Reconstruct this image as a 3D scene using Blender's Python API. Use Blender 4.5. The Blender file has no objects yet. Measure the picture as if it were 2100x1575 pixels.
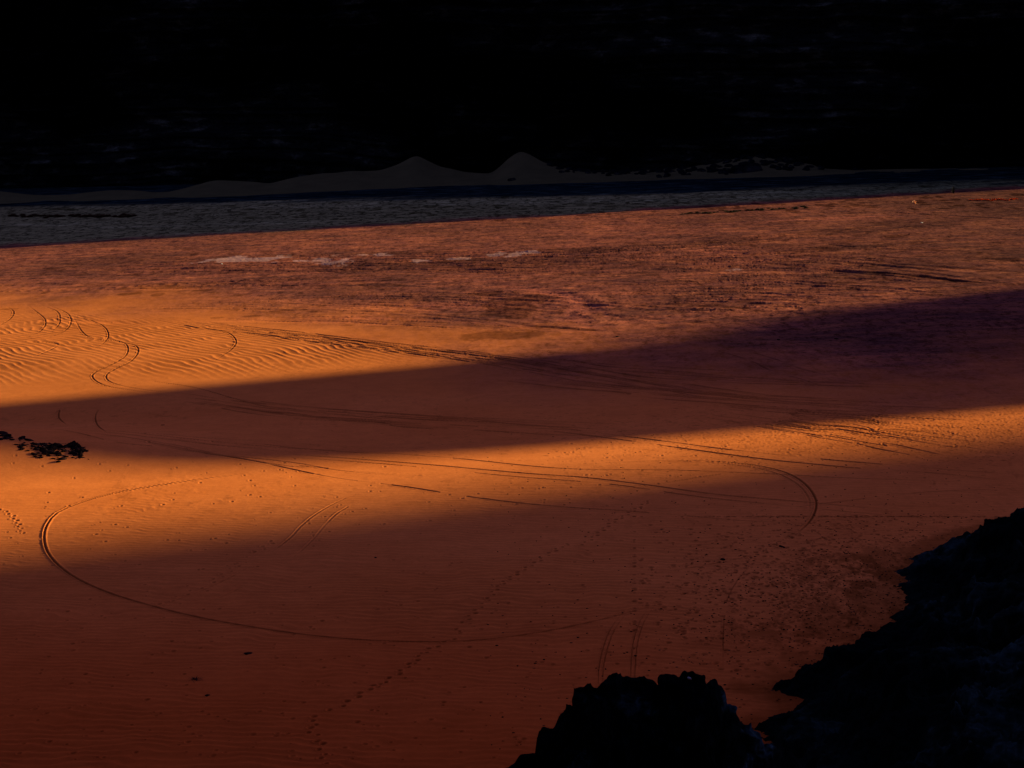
import bpy, bmesh, math, random
import numpy as np
from math import radians as R
from mathutils import Vector, Matrix

# ------------------------------------------------------------------ camera, sky, sun
W0, H0, FPX = 2100.0, 1575.0, 4083.0
CAM_H = 29.5
PITCH = math.atan(617.5 / FPX)
SC = bpy.context.scene
COL = SC.collection
SC.render.engine = 'CYCLES'
cam_d = bpy.data.cameras.new('camera'); cam = bpy.data.objects.new('camera', cam_d); COL.objects.link(cam)
cam.location = (0, 0, CAM_H)
cam.rotation_euler = (math.pi / 2 - PITCH, 0, 0)
cam_d.sensor_width = 36.0; cam_d.lens = 36.0 * FPX / W0
cam_d.clip_start = 0.5; cam_d.clip_end = 12000
SC.camera = cam

SUN_AZ = R(16.05)          # from +x (right) towards +y (away from the camera)
SUN_EL = R(11.0)
world = bpy.data.worlds.new('World'); SC.world = world; world.use_nodes = True
nt = world.node_tree; nt.nodes.clear()
wo = nt.nodes.new('ShaderNodeOutputWorld'); bg = nt.nodes.new('ShaderNodeBackground')
sky = nt.nodes.new('ShaderNodeTexSky'); sky.sky_type = 'NISHITA'; sky.sun_disc = False
sky.sun_elevation = SUN_EL; sky.sun_rotation = math.pi / 2 - SUN_AZ
sky.air_density = 1.0; sky.dust_density = 3.0; sky.ozone_density = 1.0; sky.altitude = 900
hs = nt.nodes.new('ShaderNodeHueSaturation'); hs.inputs['Saturation'].default_value = 0.55
mx = nt.nodes.new('ShaderNodeMix'); mx.data_type = 'RGBA'; mx.blend_type = 'MULTIPLY'
mx.inputs[0].default_value = 1.0; mx.inputs[7].default_value = (0.45, 0.355, 0.86, 1)   # dusk tint
nt.links.new(sky.outputs[0], hs.inputs['Color']); nt.links.new(hs.outputs[0], mx.inputs[6])
nt.links.new(mx.outputs[2], bg.inputs[0]); bg.inputs[1].default_value = 0.05
nt.links.new(bg.outputs[0], wo.inputs[0])
sd = bpy.data.lights.new('sun', 'SUN'); sd.energy = 4.85; sd.angle = R(0.55); sd.color = (1.0, 0.84, 0.36)
sun = bpy.data.objects.new('sun', sd); COL.objects.link(sun)
SV = Vector((math.cos(SUN_AZ) * math.cos(SUN_EL), math.sin(SUN_AZ) * math.cos(SUN_EL), math.sin(SUN_EL)))
sun.rotation_euler = SV.to_track_quat('Z', 'Y').to_euler(); sun.location = SV * 300
SC.view_settings.view_transform = 'Standard'; SC.view_settings.look = 'None'
SC.view_settings.gamma = 1.0; SC.view_settings.use_curve_mapping = False
SC.view_settings.exposure = 2.0

rng = np.random.default_rng(7)
random.seed(11)

# ------------------------------------------------------------------ noise
PERM = rng.permutation(256).astype(np.int64); PERM = np.concatenate([PERM, PERM, PERM])
VAL = rng.random(256) * 2 - 1
def sm(t): return t * t * t * (t * (t * 6 - 15) + 10)
def vn2(x, y, s=0):
    xi = np.floor(x).astype(np.int64); yi = np.floor(y).astype(np.int64)
    u = sm(x - xi); v = sm(y - yi)
    xi = (xi + s * 17) & 255; yi = (yi + s * 31) & 255
    x1 = (xi + 1) & 255; y1 = (yi + 1) & 255
    a = VAL[PERM[PERM[xi] + yi]]; b = VAL[PERM[PERM[x1] + yi]]
    c = VAL[PERM[PERM[xi] + y1]]; d = VAL[PERM[PERM[x1] + y1]]
    return (a * (1 - u) + b * u) * (1 - v) + (c * (1 - u) + d * u) * v
def vn3(x, y, z, s=0):
    zi = np.floor(z).astype(np.int64); w = sm(z - zi); zi = (zi + s * 13) & 255; z1 = (zi + 1) & 255
    xi = np.floor(x).astype(np.int64); yi = np.floor(y).astype(np.int64)
    u = sm(x - xi); v = sm(y - yi)
    xi &= 255; yi &= 255; x1 = (xi + 1) & 255; y1 = (yi + 1) & 255
    def h(i, j, k): return VAL[PERM[PERM[PERM[i] + j] + k]]
    def pl(k): return (h(xi, yi, k) * (1 - u) + h(x1, yi, k) * u) * (1 - v) + (h(xi, y1, k) * (1 - u) + h(x1, y1, k) * u) * v
    return pl(zi) * (1 - w) + pl(z1) * w
def fb2(x, y, s=0, o=4, g=0.5):
    r = 0; a = 1; n = 0; c, d = 0.8, 0.6
    for i in range(o):
        r = r + a * vn2(x, y, s + i); n += a; a *= g
        x, y = (x * c - y * d) * 2.03 + 3.1, (x * d + y * c) * 2.03 + 7.7
    return r / n
def fb3(x, y, z, s=0, o=4, g=0.5, ridge=False):
    r = 0; a = 1; n = 0
    for i in range(o):
        q = vn3(x, y, z, s + i)
        if ridge: q = 1 - 2 * np.abs(q)
        r = r + a * q; n += a; a *= g
        x, y, z = (x * .8 - y * .6) * 2.03 + 1.7, (x * .6 + y * .8) * 2.03 + 5.3, z * 2.03 + 9.1
    return r / n
def sstep(a, b, x):
    t = np.clip((x - a) / (b - a), 0, 1); return t * t * (3 - 2 * t)

# ------------------------------------------------------------------ the lie of the land
TILT = 0.04
def base_z(x, y):
    return TILT * np.where(x > 300, 300 + 120 * np.tanh((x - 300) / 120.), np.where(x < -400, -400 + 100 * np.tanh((x + 400) / 100.), x))
def ray(px, py):
    X = px - W0 / 2; Y = py - H0 / 2
    c, s = math.cos(PITCH), math.sin(PITCH)
    return np.array([X + 0 * Y, FPX * c - Y * s, -FPX * s - Y * c], dtype=float)
def hit(px, py, zf, ref=None):
    d = ray(np.asarray(px, float), np.asarray(py, float))
    t = -CAM_H / d[2]
    for _ in range(60):
        x = d[0] * t; y = d[1] * t
        t2 = (zf(x, y) - CAM_H) / d[2]
        t = np.clip(t + 0.5 * (t2 - t), 0.001, 1.0)
    return d[0] * t, d[1] * t
def G0(px, py): return hit(px, py, base_z)
def mound(x, y, cx, cy, rx, ry, ang, h, p=1.0):
    c, s = math.cos(ang), math.sin(ang)
    u = ((x - cx) * c + (y - cy) * s) / rx; v = (-(x - cx) * s + (y - cy) * c) / ry
    return h * np.exp(-(u * u + v * v) ** p)
m1 = G0(-330, 975); m2 = G0(-260, 745); m3 = G0(1300, 560); m4 = G0(2000, 590)
def macro(x, y):
    z = base_z(x, y)
    z = z + mound(x, y, m1[0], m1[1], 26, 13, 0.10, 3.6)
    z = z + mound(x, y, m2[0], m2[1], 46, 24, -0.15, 0.9)
    r = np.sqrt(x * x + y * y)
    z = z + 0.30 * fb2(x / 60., y / 60., 3, 3) * sstep(60, 140, r)
    return z
def G(px, py): return hit(px, py, macro)

# ------------------------------------------------------------------ object helpers
def tag(o, label=None, cat=None, group=None, kind=None):
    if label: o['label'] = label
    if cat: o['category'] = cat
    if group: o['group'] = group
    if kind: o['kind'] = kind
    return o
def np_mesh(name, V, F, smooth=True):
    me = bpy.data.meshes.new(name)
    V = np.ascontiguousarray(V, dtype=np.float32); F = np.ascontiguousarray(F, dtype=np.int32)
    n, k = F.shape
    me.vertices.add(len(V)); me.vertices.foreach_set('co', V.ravel())
    me.loops.add(n * k); me.loops.foreach_set('vertex_index', F.ravel())
    me.polygons.add(n); me.polygons.foreach_set('loop_start', np.arange(0, n * k, k, dtype=np.int32))
    me.update(calc_edges=True)
    me.polygons.foreach_set('use_smooth', np.full(n, smooth, dtype=bool))
    me.update()
    return me
def grid_faces(nr, nc, flip=False):
    i = np.arange(nr - 1)[:, None] * nc + np.arange(nc - 1)[None, :]
    i = i.ravel()
    f = np.stack([i, i + 1, i + nc + 1, i + nc], 1)
    return f[:, ::-1] if flip else f
def link(name, me, mat=None, parent=None):
    o = bpy.data.objects.new(name, me); COL.objects.link(o)
    if mat is not None: me.materials.append(mat)
    if parent: o.parent = parent
    return o

# ------------------------------------------------------------------ materials
def newmat(name):
    m = bpy.data.materials.new(name); m.use_nodes = True
    t = m.node_tree; b = t.nodes['Principled BSDF']
    b.inputs['Roughness'].default_value = 0.95; b.inputs['Specular IOR Level'].default_value = 0.0
    return m, t, b
def N(t, typ, **kw):
    n = t.nodes.new(typ)
    for k, v in kw.items(): setattr(n, k, v)
    return n
def noise_node(t, scale, detail=6, rough=0.6, vec=None, mapscale=None):
    n = N(t, 'ShaderNodeTexNoise'); n.inputs['Scale'].default_value = scale
    n.inputs['Detail'].default_value = detail; n.inputs['Roughness'].default_value = rough
    if vec is not None:
        if mapscale:
            mp = N(t, 'ShaderNodeMapping'); mp.inputs['Scale'].default_value = mapscale
            t.links.new(vec, mp.inputs[0]); vec = mp.outputs[0]
        t.links.new(vec, n.inputs['Vector'])
    return n
def ramp(t, fac, stops):
    r = N(t, 'ShaderNodeValToRGB'); t.links.new(fac, r.inputs[0])
    el = r.color_ramp.elements
    while len(el) < len(stops): el.new(0.5)
    for e, (p, c) in zip(el, stops): e.position = p; e.color = (*c, 1) if len(c) == 3 else c
    return r
def mixc(t, fac, a, b, mode='MIX'):
    m = N(t, 'ShaderNodeMix', data_type='RGBA', blend_type=mode)
    for s, v in ((0, fac), (6, a), (7, b)):
        if isinstance(v, (int, float)): m.inputs[s].default_value = v
        elif isinstance(v, tuple): m.inputs[s].default_value = (*v, 1)
        else: t.links.new(v, m.inputs[s])
    return m.outputs[2]
def attr(t, nm):
    a = N(t, 'ShaderNodeAttribute'); a.attribute_name = nm; return a.outputs['Fac']
def mathn(t, op, a, b=None, c=None):
    m = N(t, 'ShaderNodeMath', operation=op)
    for i, v in enumerate((a, b, c)):
        if v is None: continue
        if isinstance(v, (int, float)): m.inputs[i].default_value = v
        else: t.links.new(v, m.inputs[i])
    return m.outputs[0]

def ground_material():
    m, t, b = newmat('desert_ground')
    pos = N(t, 'ShaderNodeNewGeometry').outputs['Position']
    big = noise_node(t, 0.05, 5, 0.6, pos)
    mid = noise_node(t, 0.6, 6, 0.65, pos)
    fine = noise_node(t, 4.0, 4, 0.7, pos)
    sand = ramp(t, big.outputs[0], [(0.3, (0.59, 0.160, 0.037)), (0.7, (0.67, 0.192, 0.049))]).outputs[0]
    sand = mixc(t, 1.0, sand, ramp(t, mid.outputs[0], [(0.3, (0.86, 0.84, 0.84)), (0.62, (1, 1, 1))]).outputs[0], 'MULTIPLY')
    streak = noise_node(t, 0.9, 6, 0.68, pos, (0.16, 0.42, 0.3))
    plain = ramp(t, streak.outputs[0], [(0.38, (0.130, 0.046, 0.037)), (0.48, (0.180, 0.059, 0.043)), (0.54, (0.222, 0.069, 0.045)), (0.65, (0.29, 0.094, 0.052))]).outputs[0]
    plain = mixc(t, 1.0, plain, ramp(t, noise_node(t, 0.035, 6, 0.62, pos).outputs[0], [(0.40, (0.66, 0.68, 0.74)), (0.57, (1.05, 1.0, 1.0))]).outputs[0], 'MULTIPLY')
    plain = mixc(t, 1.0, plain, ramp(t, noise_node(t, 1.7, 5, 0.7, pos).outputs[0], [(0.38, (0.35, 0.35, 0.40)), (0.48, (1, 1, 1))]).outputs[0], 'MULTIPLY')
    plain = mixc(t, 1.0, plain, ramp(t, noise_node(t, 1.1, 5, 0.75, pos, (0.8, 0.28, 0.5)).outputs[0], [(0.40, (0.55, 0.54, 0.52)), (0.48, (1, 1, 1)), (0.58, (1, 1, 1)), (0.66, (1.3, 1.3, 1.3))]).outputs[0], 'MULTIPLY')
    sand = mixc(t, 1.0, sand, ramp(t, fine.outputs[0], [(0.3, (0.90, 0.88, 0.88)), (0.7, (1.06, 1.06, 1.06))]).outputs[0], 'MULTIPLY')
    col = mixc(t, attr(t, 'plain'), sand, plain)
    gr = ramp(t, streak.outputs[0], [(0.38, (0.085, 0.084, 0.036)), (0.5, (0.168, 0.165, 0.070)), (0.62, (0.235, 0.232, 0.100))]).outputs[0]
    gr = mixc(t, 1.0, gr, ramp(t, noise_node(t, 1.0, 5, 0.75, pos, (0.7, 0.24, 0.5)).outputs[0], [(0.42, (0.22, 0.22, 0.22)), (0.50, (1, 1, 1))]).outputs[0], 'MULTIPLY')
    col = mixc(t, attr(t, 'gravel'), col, gr)  # far gravel grey, partly the tint of the cliff's shade painted in
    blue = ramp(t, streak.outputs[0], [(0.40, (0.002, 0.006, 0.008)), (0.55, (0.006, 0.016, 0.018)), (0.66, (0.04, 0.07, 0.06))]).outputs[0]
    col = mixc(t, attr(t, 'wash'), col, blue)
    salt = ramp(t, fine.outputs[0], [(0.3, (0.24, 0.115, 0.11)), (0.7, (0.37, 0.21, 0.20))]).outputs[0]
    col = mixc(t, attr(t, 'salt'), col, salt)
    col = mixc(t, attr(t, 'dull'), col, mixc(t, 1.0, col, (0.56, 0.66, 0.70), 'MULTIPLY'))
    pale = mixc(t, 1.0, col, mixc(t, attr(t, 'gravel'), (1.7, 1.55, 1.6), (1.9, 2.0, 2.2)), 'MULTIPLY')
    col = mixc(t, attr(t, 'pale'), col, pale)
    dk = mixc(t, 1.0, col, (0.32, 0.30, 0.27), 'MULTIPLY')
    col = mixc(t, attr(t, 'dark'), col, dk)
    col = mixc(t, attr(t, 'near_shade'), col, mixc(t, 1.0, col, (0.80, 0.55, 0.42), 'MULTIPLY'))  # near sand reddened and darkened, a painted falloff of light
    t.links.new(col, b.inputs['Base Color'])
    bp = N(t, 'ShaderNodeBump'); bp.inputs['Strength'].default_value = 0.5; bp.inputs['Distance'].default_value = 0.05
    hgt = mathn(t, 'ADD', mathn(t, 'MULTIPLY', mid.outputs[0], mathn(t, 'MULTIPLY_ADD', attr(t, 'plain'), 1.4, 0.25)), mathn(t, 'MULTIPLY', fine.outputs[0], 0.30))
    t.links.new(hgt, bp.inputs['Height']); t.links.new(bp.outputs[0], b.inputs['Normal'])
    return m

def rock_material(name, c0, c1, c2, sc=0.5, strata=(0.25, 0.25, 2.2), bump=0.4, bd=0.3, patch=0):
    m, t, b = newmat(name)
    tc = N(t, 'ShaderNodeTexCoord').outputs['Object']
    a = noise_node(t, sc, 8, 0.68, tc, strata)
    c = noise_node(t, sc * 5, 6, 0.7, tc)
    col = ramp(t, a.outputs[0], [(0.35, c0), (0.55, c1), (0.70, c2)]).outputs[0]
    col = mixc(t, 1.0, col, ramp(t, c.outputs[0], [(0.35, (0.5, 0.5, 0.5)), (0.7, (1.25, 1.25, 1.25))]).outputs[0], 'MULTIPLY')
    if patch: col = mixc(t, 1.0, col, ramp(t, noise_node(t, patch, 3, 0.5, tc, (1, 1, 1.6)).outputs[0], [(0.44, (0.12, 0.12, 0.12)), (0.58, (1.6, 1.6, 1.6))]).outputs[0], 'MULTIPLY')
    t.links.new(col, b.inputs['Base Color'])
    bp = N(t, 'ShaderNodeBump'); bp.inputs['Strength'].default_value = bump; bp.inputs['Distance'].default_value = bd
    t.links.new(c.outputs[0], bp.inputs['Height']); t.links.new(bp.outputs[0], b.inputs['Normal'])
    return m
M_ground = ground_material()
M_cliff = rock_material('shade_dark_cliff_rock', (0.0010, 0.0014, 0.0017), (0.0080, 0.0115, 0.0105), (0.07, 0.088, 0.065), 0.22, (0.45, 0.45, 1.5), 1.0, 2.5, 0.014)  # deep shade and skylit ledge streaks put into the rock colour
M_crag = rock_material('dark_crag_rock', (0.0012, 0.0016, 0.0020), (0.0040, 0.0070, 0.0070), (0.035, 0.085, 0.11), 0.5, (0.7, 0.7, 1.5), 0.6, 0.12)  # blue stop paints sky-lit facets
M_slope = rock_material('dark_slope_rock', (0.0012, 0.0018, 0.0022), (0.0055, 0.0110, 0.0100), (0.028, 0.062, 0.068), 0.22, (0.6, 0.5, 2.0), 0.6, 0.15)  # last stop puts bluish skylight on the facets into the colour
M_rock = rock_material('black_desert_stone', (0.004, 0.003, 0.003), (0.018, 0.010, 0.009), (0.13, 0.065, 0.050), 2.0, (1, 1, 1), 0.5, 0.05)
M_hill = rock_material('red_sandstone', (0.10, 0.035, 0.02), (0.2, 0.07, 0.04), (0.3, 0.12, 0.07), 0.03, (0.6, 0.6, 3), 0.4, 1.0)
def plain_mat(name, c, c2=None, sc=3.0):
    m, t, b = newmat(name)
    tc = N(t, 'ShaderNodeTexCoord').outputs['Object']
    n = noise_node(t, sc, 4, 0.6, tc)
    t.links.new(ramp(t, n.outputs[0], [(0.35, c), (0.65, c2 or tuple(v * 1.4 for v in c))]).outputs[0], b.inputs['Base Color'])
    return m
M_bank = plain_mat('grey_bank_sand', (0.058, 0.058, 0.025), (0.072, 0.070, 0.030), 0.15)

# ------------------------------------------------------------------ ground sheet
th_in = np.radians(np.linspace(-17.5, 17.5, 1560))
th_l = np.radians(-180 + (180 - 17.5) * (1 - (1 - np.linspace(0, 1, 60)) ** 2.2))[:-1]
TH = np.concatenate([th_l, th_in, -th_l[::-1]])
inv = np.linspace(1 / 80., 1 / 620., 1600)
RR = np.concatenate([np.geomspace(0.5, 80, 36)[:-1], 1 / inv, np.geomspace(620, 9000, 50)[1:]])
NC, NR = len(TH), len(RR)
j0, j1 = len(th_l), len(th_l) + len(th_in)
i0, i1 = 35, 35 + 1600
GX = np.outer(RR, np.sin(TH)); GY = np.outer(RR, np.cos(TH))
GZ = macro(GX, GY)
SL = (slice(i0, i1), slice(j0, j1))
X = GX[SL]; Y = GY[SL]
Z = GZ[SL].copy()
RAD = np.sqrt(X * X + Y * Y)
dark = np.zeros_like(Z); pale = np.zeros_like(Z); salt = np.zeros_like(Z)

def side(x, y, pts):
    """signed distance to a left-to-right polyline taken as y(x); positive beyond it"""
    xs = np.array([p[0] for p in pts]); ys = np.array([p[1] for p in pts])
    e0 = (ys[1] - ys[0]) / (xs[1] - xs[0]); e1 = (ys[-1] - ys[-2]) / (xs[-1] - xs[-2])
    xs = np.concatenate([[xs[0] - 3000], xs, [xs[-1] + 3000]]); ys = np.concatenate([[ys[0] - 3000 * e0 * .3], ys, [ys[-1] + 3000 * e1 * .3]])
    return y - np.interp(x, xs, ys)
def gpts(lst): return [tuple(float(c) for c in G(a, b)) for a, b in lst]
L_plain = gpts([(0, 630), (300, 648), (700, 720), (1100, 780), (1600, 822), (2100, 862)])
L_shade_grey = gpts([(0, 508), (500, 480), (1000, 452), (1500, 422), (2100, 384)])  # grey begins at the cliff's shadow edge, carrying its shade tint
L_blue = gpts([(0, 424), (400, 418), (700, 411), (1050, 405), (1500, 394), (2100, 374)])
def masks(x, y):
    n1 = fb2(x / 18., y / 30., 11, 5); n2 = fb2(x / 5., y / 8., 21, 4)
    pl = sstep(-16, 52, side(x, y, L_plain) + 26 * n1 + 7 * n2)
    gv = sstep(0, 14, side(x, y, L_shade_grey) + 7 * n1 + 4 * n2)
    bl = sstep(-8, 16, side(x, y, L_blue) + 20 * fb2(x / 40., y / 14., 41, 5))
    return pl, gv, bl
PL, GV, BL = masks(GX, GY)
pl = PL[SL]; gv = GV[SL]
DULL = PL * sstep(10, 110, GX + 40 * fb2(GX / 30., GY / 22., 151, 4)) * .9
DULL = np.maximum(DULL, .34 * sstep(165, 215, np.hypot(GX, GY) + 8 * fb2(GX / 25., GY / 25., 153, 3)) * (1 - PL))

# relief: undulation of the plain, ripples of the sand
swell = fb2(X / 26., Y / 15., 5, 5, 0.55)
Z += pl * 0.20 * swell * sstep(150, 220, RAD)
rid = 1 - np.abs(fb2(X / 16., Y / 9., 55, 5, 0.55)) * 2.6
Z += pl * (1 - gv * .6) * 0.06 * np.clip(rid, -1, 1)
Z += pl * 0.06 * fb2(X / 3.4, Y / 7., 57, 4, 0.6) * (1 - .5 * gv)
Z += pl * 0.09 * np.clip(fb2(X / 9., Y / 10., 58, 4, 0.6) - .08, 0, 1) * (1 - .5 * gv)
# fine wind ripples, crests running left to right and slightly towards the camera
wx = X + 2.2 * fb2(X / 9., Y / 9., 61, 3); wy = Y + 1.3 * fb2(X / 6., Y / 5., 71, 4) + .35 * fb2(X / 1.3, Y / 2., 73, 3)
ph = (wy * 0.98 + wx * 0.19)
amp = 0.5 + 0.5 * fb2(X / 14., Y / 14., 81, 3)
near = sstep(165, 110, RAD)
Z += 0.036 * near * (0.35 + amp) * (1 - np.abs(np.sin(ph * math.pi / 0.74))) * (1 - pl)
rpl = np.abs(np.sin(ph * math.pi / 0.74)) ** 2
dark = np.maximum(dark, 0.30 * near * np.clip(.1 + amp + .6 * fb2(X / 2.5, Y / 2., 83, 3), 0, 1) * rpl * (1 - pl))  # ripple shading painted in as darker troughs
# larger ripples on the lit dune at left
rip = sstep(-3, 12, side(X, Y, gpts([(0, 790), (500, 775), (1100, 720)]))) * (1 - sstep(-6, 8, side(X, Y, gpts([(0, 640), (300, 655), (700, 700), (1100, 745)])))) * sstep(30, -10, X)
ph2 = Y * 0.54 + X * 0.84 + 2.2 * fb2(X / 16., Y / 18., 91, 3) + 0.5 * fb2(X / 3.0, Y / 4.5, 95, 2)
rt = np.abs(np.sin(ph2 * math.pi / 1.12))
dark = np.maximum(dark, .62 * rip * np.clip(rt * 1.8 - .9, 0, 1) * np.clip(.6 + fb2(X / 3., Y / 4., 98, 3), 0, 1))  # shade of the troughs painted into the sand colour
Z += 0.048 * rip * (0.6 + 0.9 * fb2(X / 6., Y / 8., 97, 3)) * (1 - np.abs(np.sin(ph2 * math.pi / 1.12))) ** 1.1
# scuffed, clotted sand
cl = fb2(X / 1.1, Y / 1.6, 31, 4, 0.6)
clm = np.clip(fb2(X / 22., Y / 18., 35, 3) * 1.6 + 0.2, 0, 1)
Z += 0.020 * clm * np.clip(cl - 0.12, 0, 1) * (RAD > 0)
dark = np.maximum(dark, 0.30 * clm * sstep(0.34, 0.5, fb2(X / 0.7, Y / 1.5, 37, 3, 0.6)) * sstep(320, 200, RAD))

# ---- tracks, cut into the sheet
dth = th_in[1] - th_in[0]; dinv = inv[1] - inv[0]
def spline(pts, step=1.0):
    P = np.array(pts, float)
    P = np.vstack([2 * P[0] - P[1], P, 2 * P[-1] - P[-2]])
    out = []
    for k in range(1, len(P) - 2):
        p0, p1, p2, p3 = P[k - 1], P[k], P[k + 1], P[k + 2]
        n = max(2, int(np.linalg.norm(p2 - p1) / step))
        t = np.linspace(0, 1, n, endpoint=False)[:, None]
        out.append(0.5 * (2 * p1 + (p2 - p0) * t + (2 * p0 - 5 * p1 + 4 * p2 - p3) * t ** 2 + (3 * p1 - p0 - 3 * p2 + p3) * t ** 3))
    out.append(P[-2][None]); return np.vstack(out)
def window(x0, x1, y0, y1):
    cs = [(x0, y0), (x0, y1), (x1, y0), (x1, y1)]
    a = [math.atan2(c[0], c[1]) for c in cs]; r = [math.hypot(*c) for c in cs]
    c0 = int((min(a) - th_in[0]) / dth) - 1; c1 = int((max(a) - th_in[0]) / dth) + 2
    r0 = int((1 / min(r) - inv[0]) / dinv); r1 = int((1 / max(r) - inv[0]) / dinv)
    r0, r1 = min(r0, r1) - 1, max(r0, r1) + 2
    return slice(max(r0, 0), min(max(r1, 0), 1600)), slice(max(c0, 0), min(max(c1, 0), 1560))
def track(P, w=0.35, depth=0.07, berm=0.05, dk=0.6, world=False, fade=0.22, jitter=0.0, gaps=0.0, pl_=0.0):
    """groove with thrown-up edges along a ground line given as picture points or metres"""
    if not world: P = list(zip(*G(*np.array(P, float).T)))
    S = spline(P, 1.2)
    if w < 0.95: w, depth, berm = w * 0.52, depth * 0.62, berm * 0.6
    if jitter:
        k = np.arange(len(S)) / (6.0 if w < .95 else 34.0) + rng.random() * 99
        S[:, 1] += jitter * vn2(k, k * 0 + 3.3); S[:, 0] += jitter * vn2(k, k * 0 + 8.3)
    n = len(S) - 1; off = rng.random() * 99
    for k in range(n):
        a, b = S[k], S[k + 1]
        m = w * 3.4
        sl = window(min(a[0], b[0]) - m, max(a[0], b[0]) + m, min(a[1], b[1]) - m, max(a[1], b[1]) + m)
        if sl[0].start >= sl[0].stop or sl[1].start >= sl[1].stop: continue
        x = X[sl]; y = Y[sl]
        d = b - a; L2 = d @ d + 1e-9
        t = ((x - a[0]) * d[0] + (y - a[1]) * d[1]) / L2
        ok = (t >= 0) & (t < 1)
        if not ok.any(): continue
        q = np.abs((x - a[0]) * d[1] - (y - a[1]) * d[0]) / math.sqrt(L2) / w
        f = 1.0
        if fade: f = min(1, (k + 1) / (fade * n + 1)) * min(1, (n - k) / (fade * n + 1))
        if gaps: f *= float(np.clip(1 - gaps + 1.6 * vn2(np.array([k * 0.45 + off]), np.array([1.5]))[0], 0, 1))
        prof = -depth * np.exp(-(q / 0.62) ** 4) + berm * np.exp(-((q - 1.25) / 0.42) ** 2)
        Z[sl] += np.where(ok, f * prof, 0)
        if dk: dark[sl] = np.maximum(dark[sl], np.where(ok, f * dk * np.exp(-(q / 0.72) ** 4), 0))  # groove shade painted in, along with darker disturbed sand
        if pl_: pale[sl] = np.maximum(pale[sl], np.where(ok, f * pl_ * np.exp(-(q / 0.9) ** 2), 0))
def prints(P, step=0.72, r=0.17, d=0.06, side_=0.14, dk=0.6, gap=0.0):
    P = list(zip(*G(*np.array(P, float).T))); S = spline(P, 0.1)
    L = np.concatenate([[0], np.cumsum(np.linalg.norm(np.diff(S, axis=0), axis=1))])
    s = 0; k = 0
    while s < L[-1]:
        i = min(np.searchsorted(L, s), len(S) - 2)
        dd = S[i + 1] - S[i]; dd = dd / (np.linalg.norm(dd) + 1e-9)
        c = S[i] + np.array([-dd[1], dd[0]]) * side_ * (1 if k % 2 else -1)
        if rng.random() > gap:
            dimple(c[0], c[1], r * rng.uniform(0.8, 1.25), d, dk)
        s += step * rng.uniform(0.8, 1.25); k += 1
def dimple(cx, cy, r, d, dk, el=1.0):
    sl = window(cx - 3 * r * el, cx + 3 * r * el, cy - 3.5 * r, cy + 3.5 * r)
    if sl[0].start >= sl[0].stop or sl[1].start >= sl[1].stop: return
    q = np.sqrt(((X[sl] - cx) / (r * el)) ** 2 + ((Y[sl] - cy) / (r * 1.25)) ** 2)
    Z[sl] += -d * np.exp(-q ** 3) + d * 0.5 * np.exp(-((q - 1.5) / 0.4) ** 2)
    dark[sl] = np.maximum(dark[sl], dk * np.exp(-q ** 3))

# the two great turning arcs
track([(520, 969), (400, 984), (320, 996), (230, 1012), (165, 1031), (118, 1051), (97, 1075), (90, 1102), (97, 1132), (120, 1160), (160, 1188), (220, 1215), (300, 1240), (400, 1265), (520, 1287), (650, 1305), (780, 1315), (900, 1317), (1000, 1312), (1100, 1299), (1200, 1279), (1300, 1254), (1390, 1228)], 0.19, 0.08, 0.06, 0.85, fade=.07)
track([(1240, 949), (1350, 946), (1450, 946), (1530, 952), (1590, 963), (1630, 978), (1658, 1000), (1673, 1026), (1671, 1050), (1658, 1072), (1630, 1098)], 0.22, 0.10, 0.06, 0.95, fade=.1)
track([(1330, 950), (1450, 949), (1525, 956), (1580, 967), (1618, 982), (1645, 1002), (1660, 1027), (1658, 1050)], 0.2, 0.05, 0.04, 0.45)
# pair of wheel tracks climbing from lower left
track([(790, 1004), (730, 1014), (690, 1030), (650, 1053), (618, 1078), (595, 1103), (555, 1133), (500, 1168), (440, 1200), (350, 1235), (240, 1275)], 0.20, 0.07, 0.05, 0.45, gaps=0.35)
track([(860, 1004), (790, 1014), (735, 1030), (695, 1050), (665, 1078), (640, 1108), (600, 1143), (540, 1182), (450, 1226), (380, 1262)], 0.20, 0.07, 0.05, 0.45, gaps=0.35)
# tracks running down beside the crag
for off in (0, 9):
    track([(1226 + off, 1420), (1228 + off, 1370), (1238 + off, 1325), (1252 + off, 1290), (1272 + off, 1262)], 0.07, 0.05, 0.04, 0.7)
    track([(1292 + off, 1420), (1294 + off, 1360), (1299 + off, 1315), (1312 + off, 1275), (1330 + off, 1245)], 0.07, 0.05, 0.04, 0.7)
track([(1480, 1440), (1482, 1350), (1485, 1262), (1494, 1222), (1520, 1180), (1560, 1140)], 0.09, 0.05, 0.03, 0.7, gaps=0.3)
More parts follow.
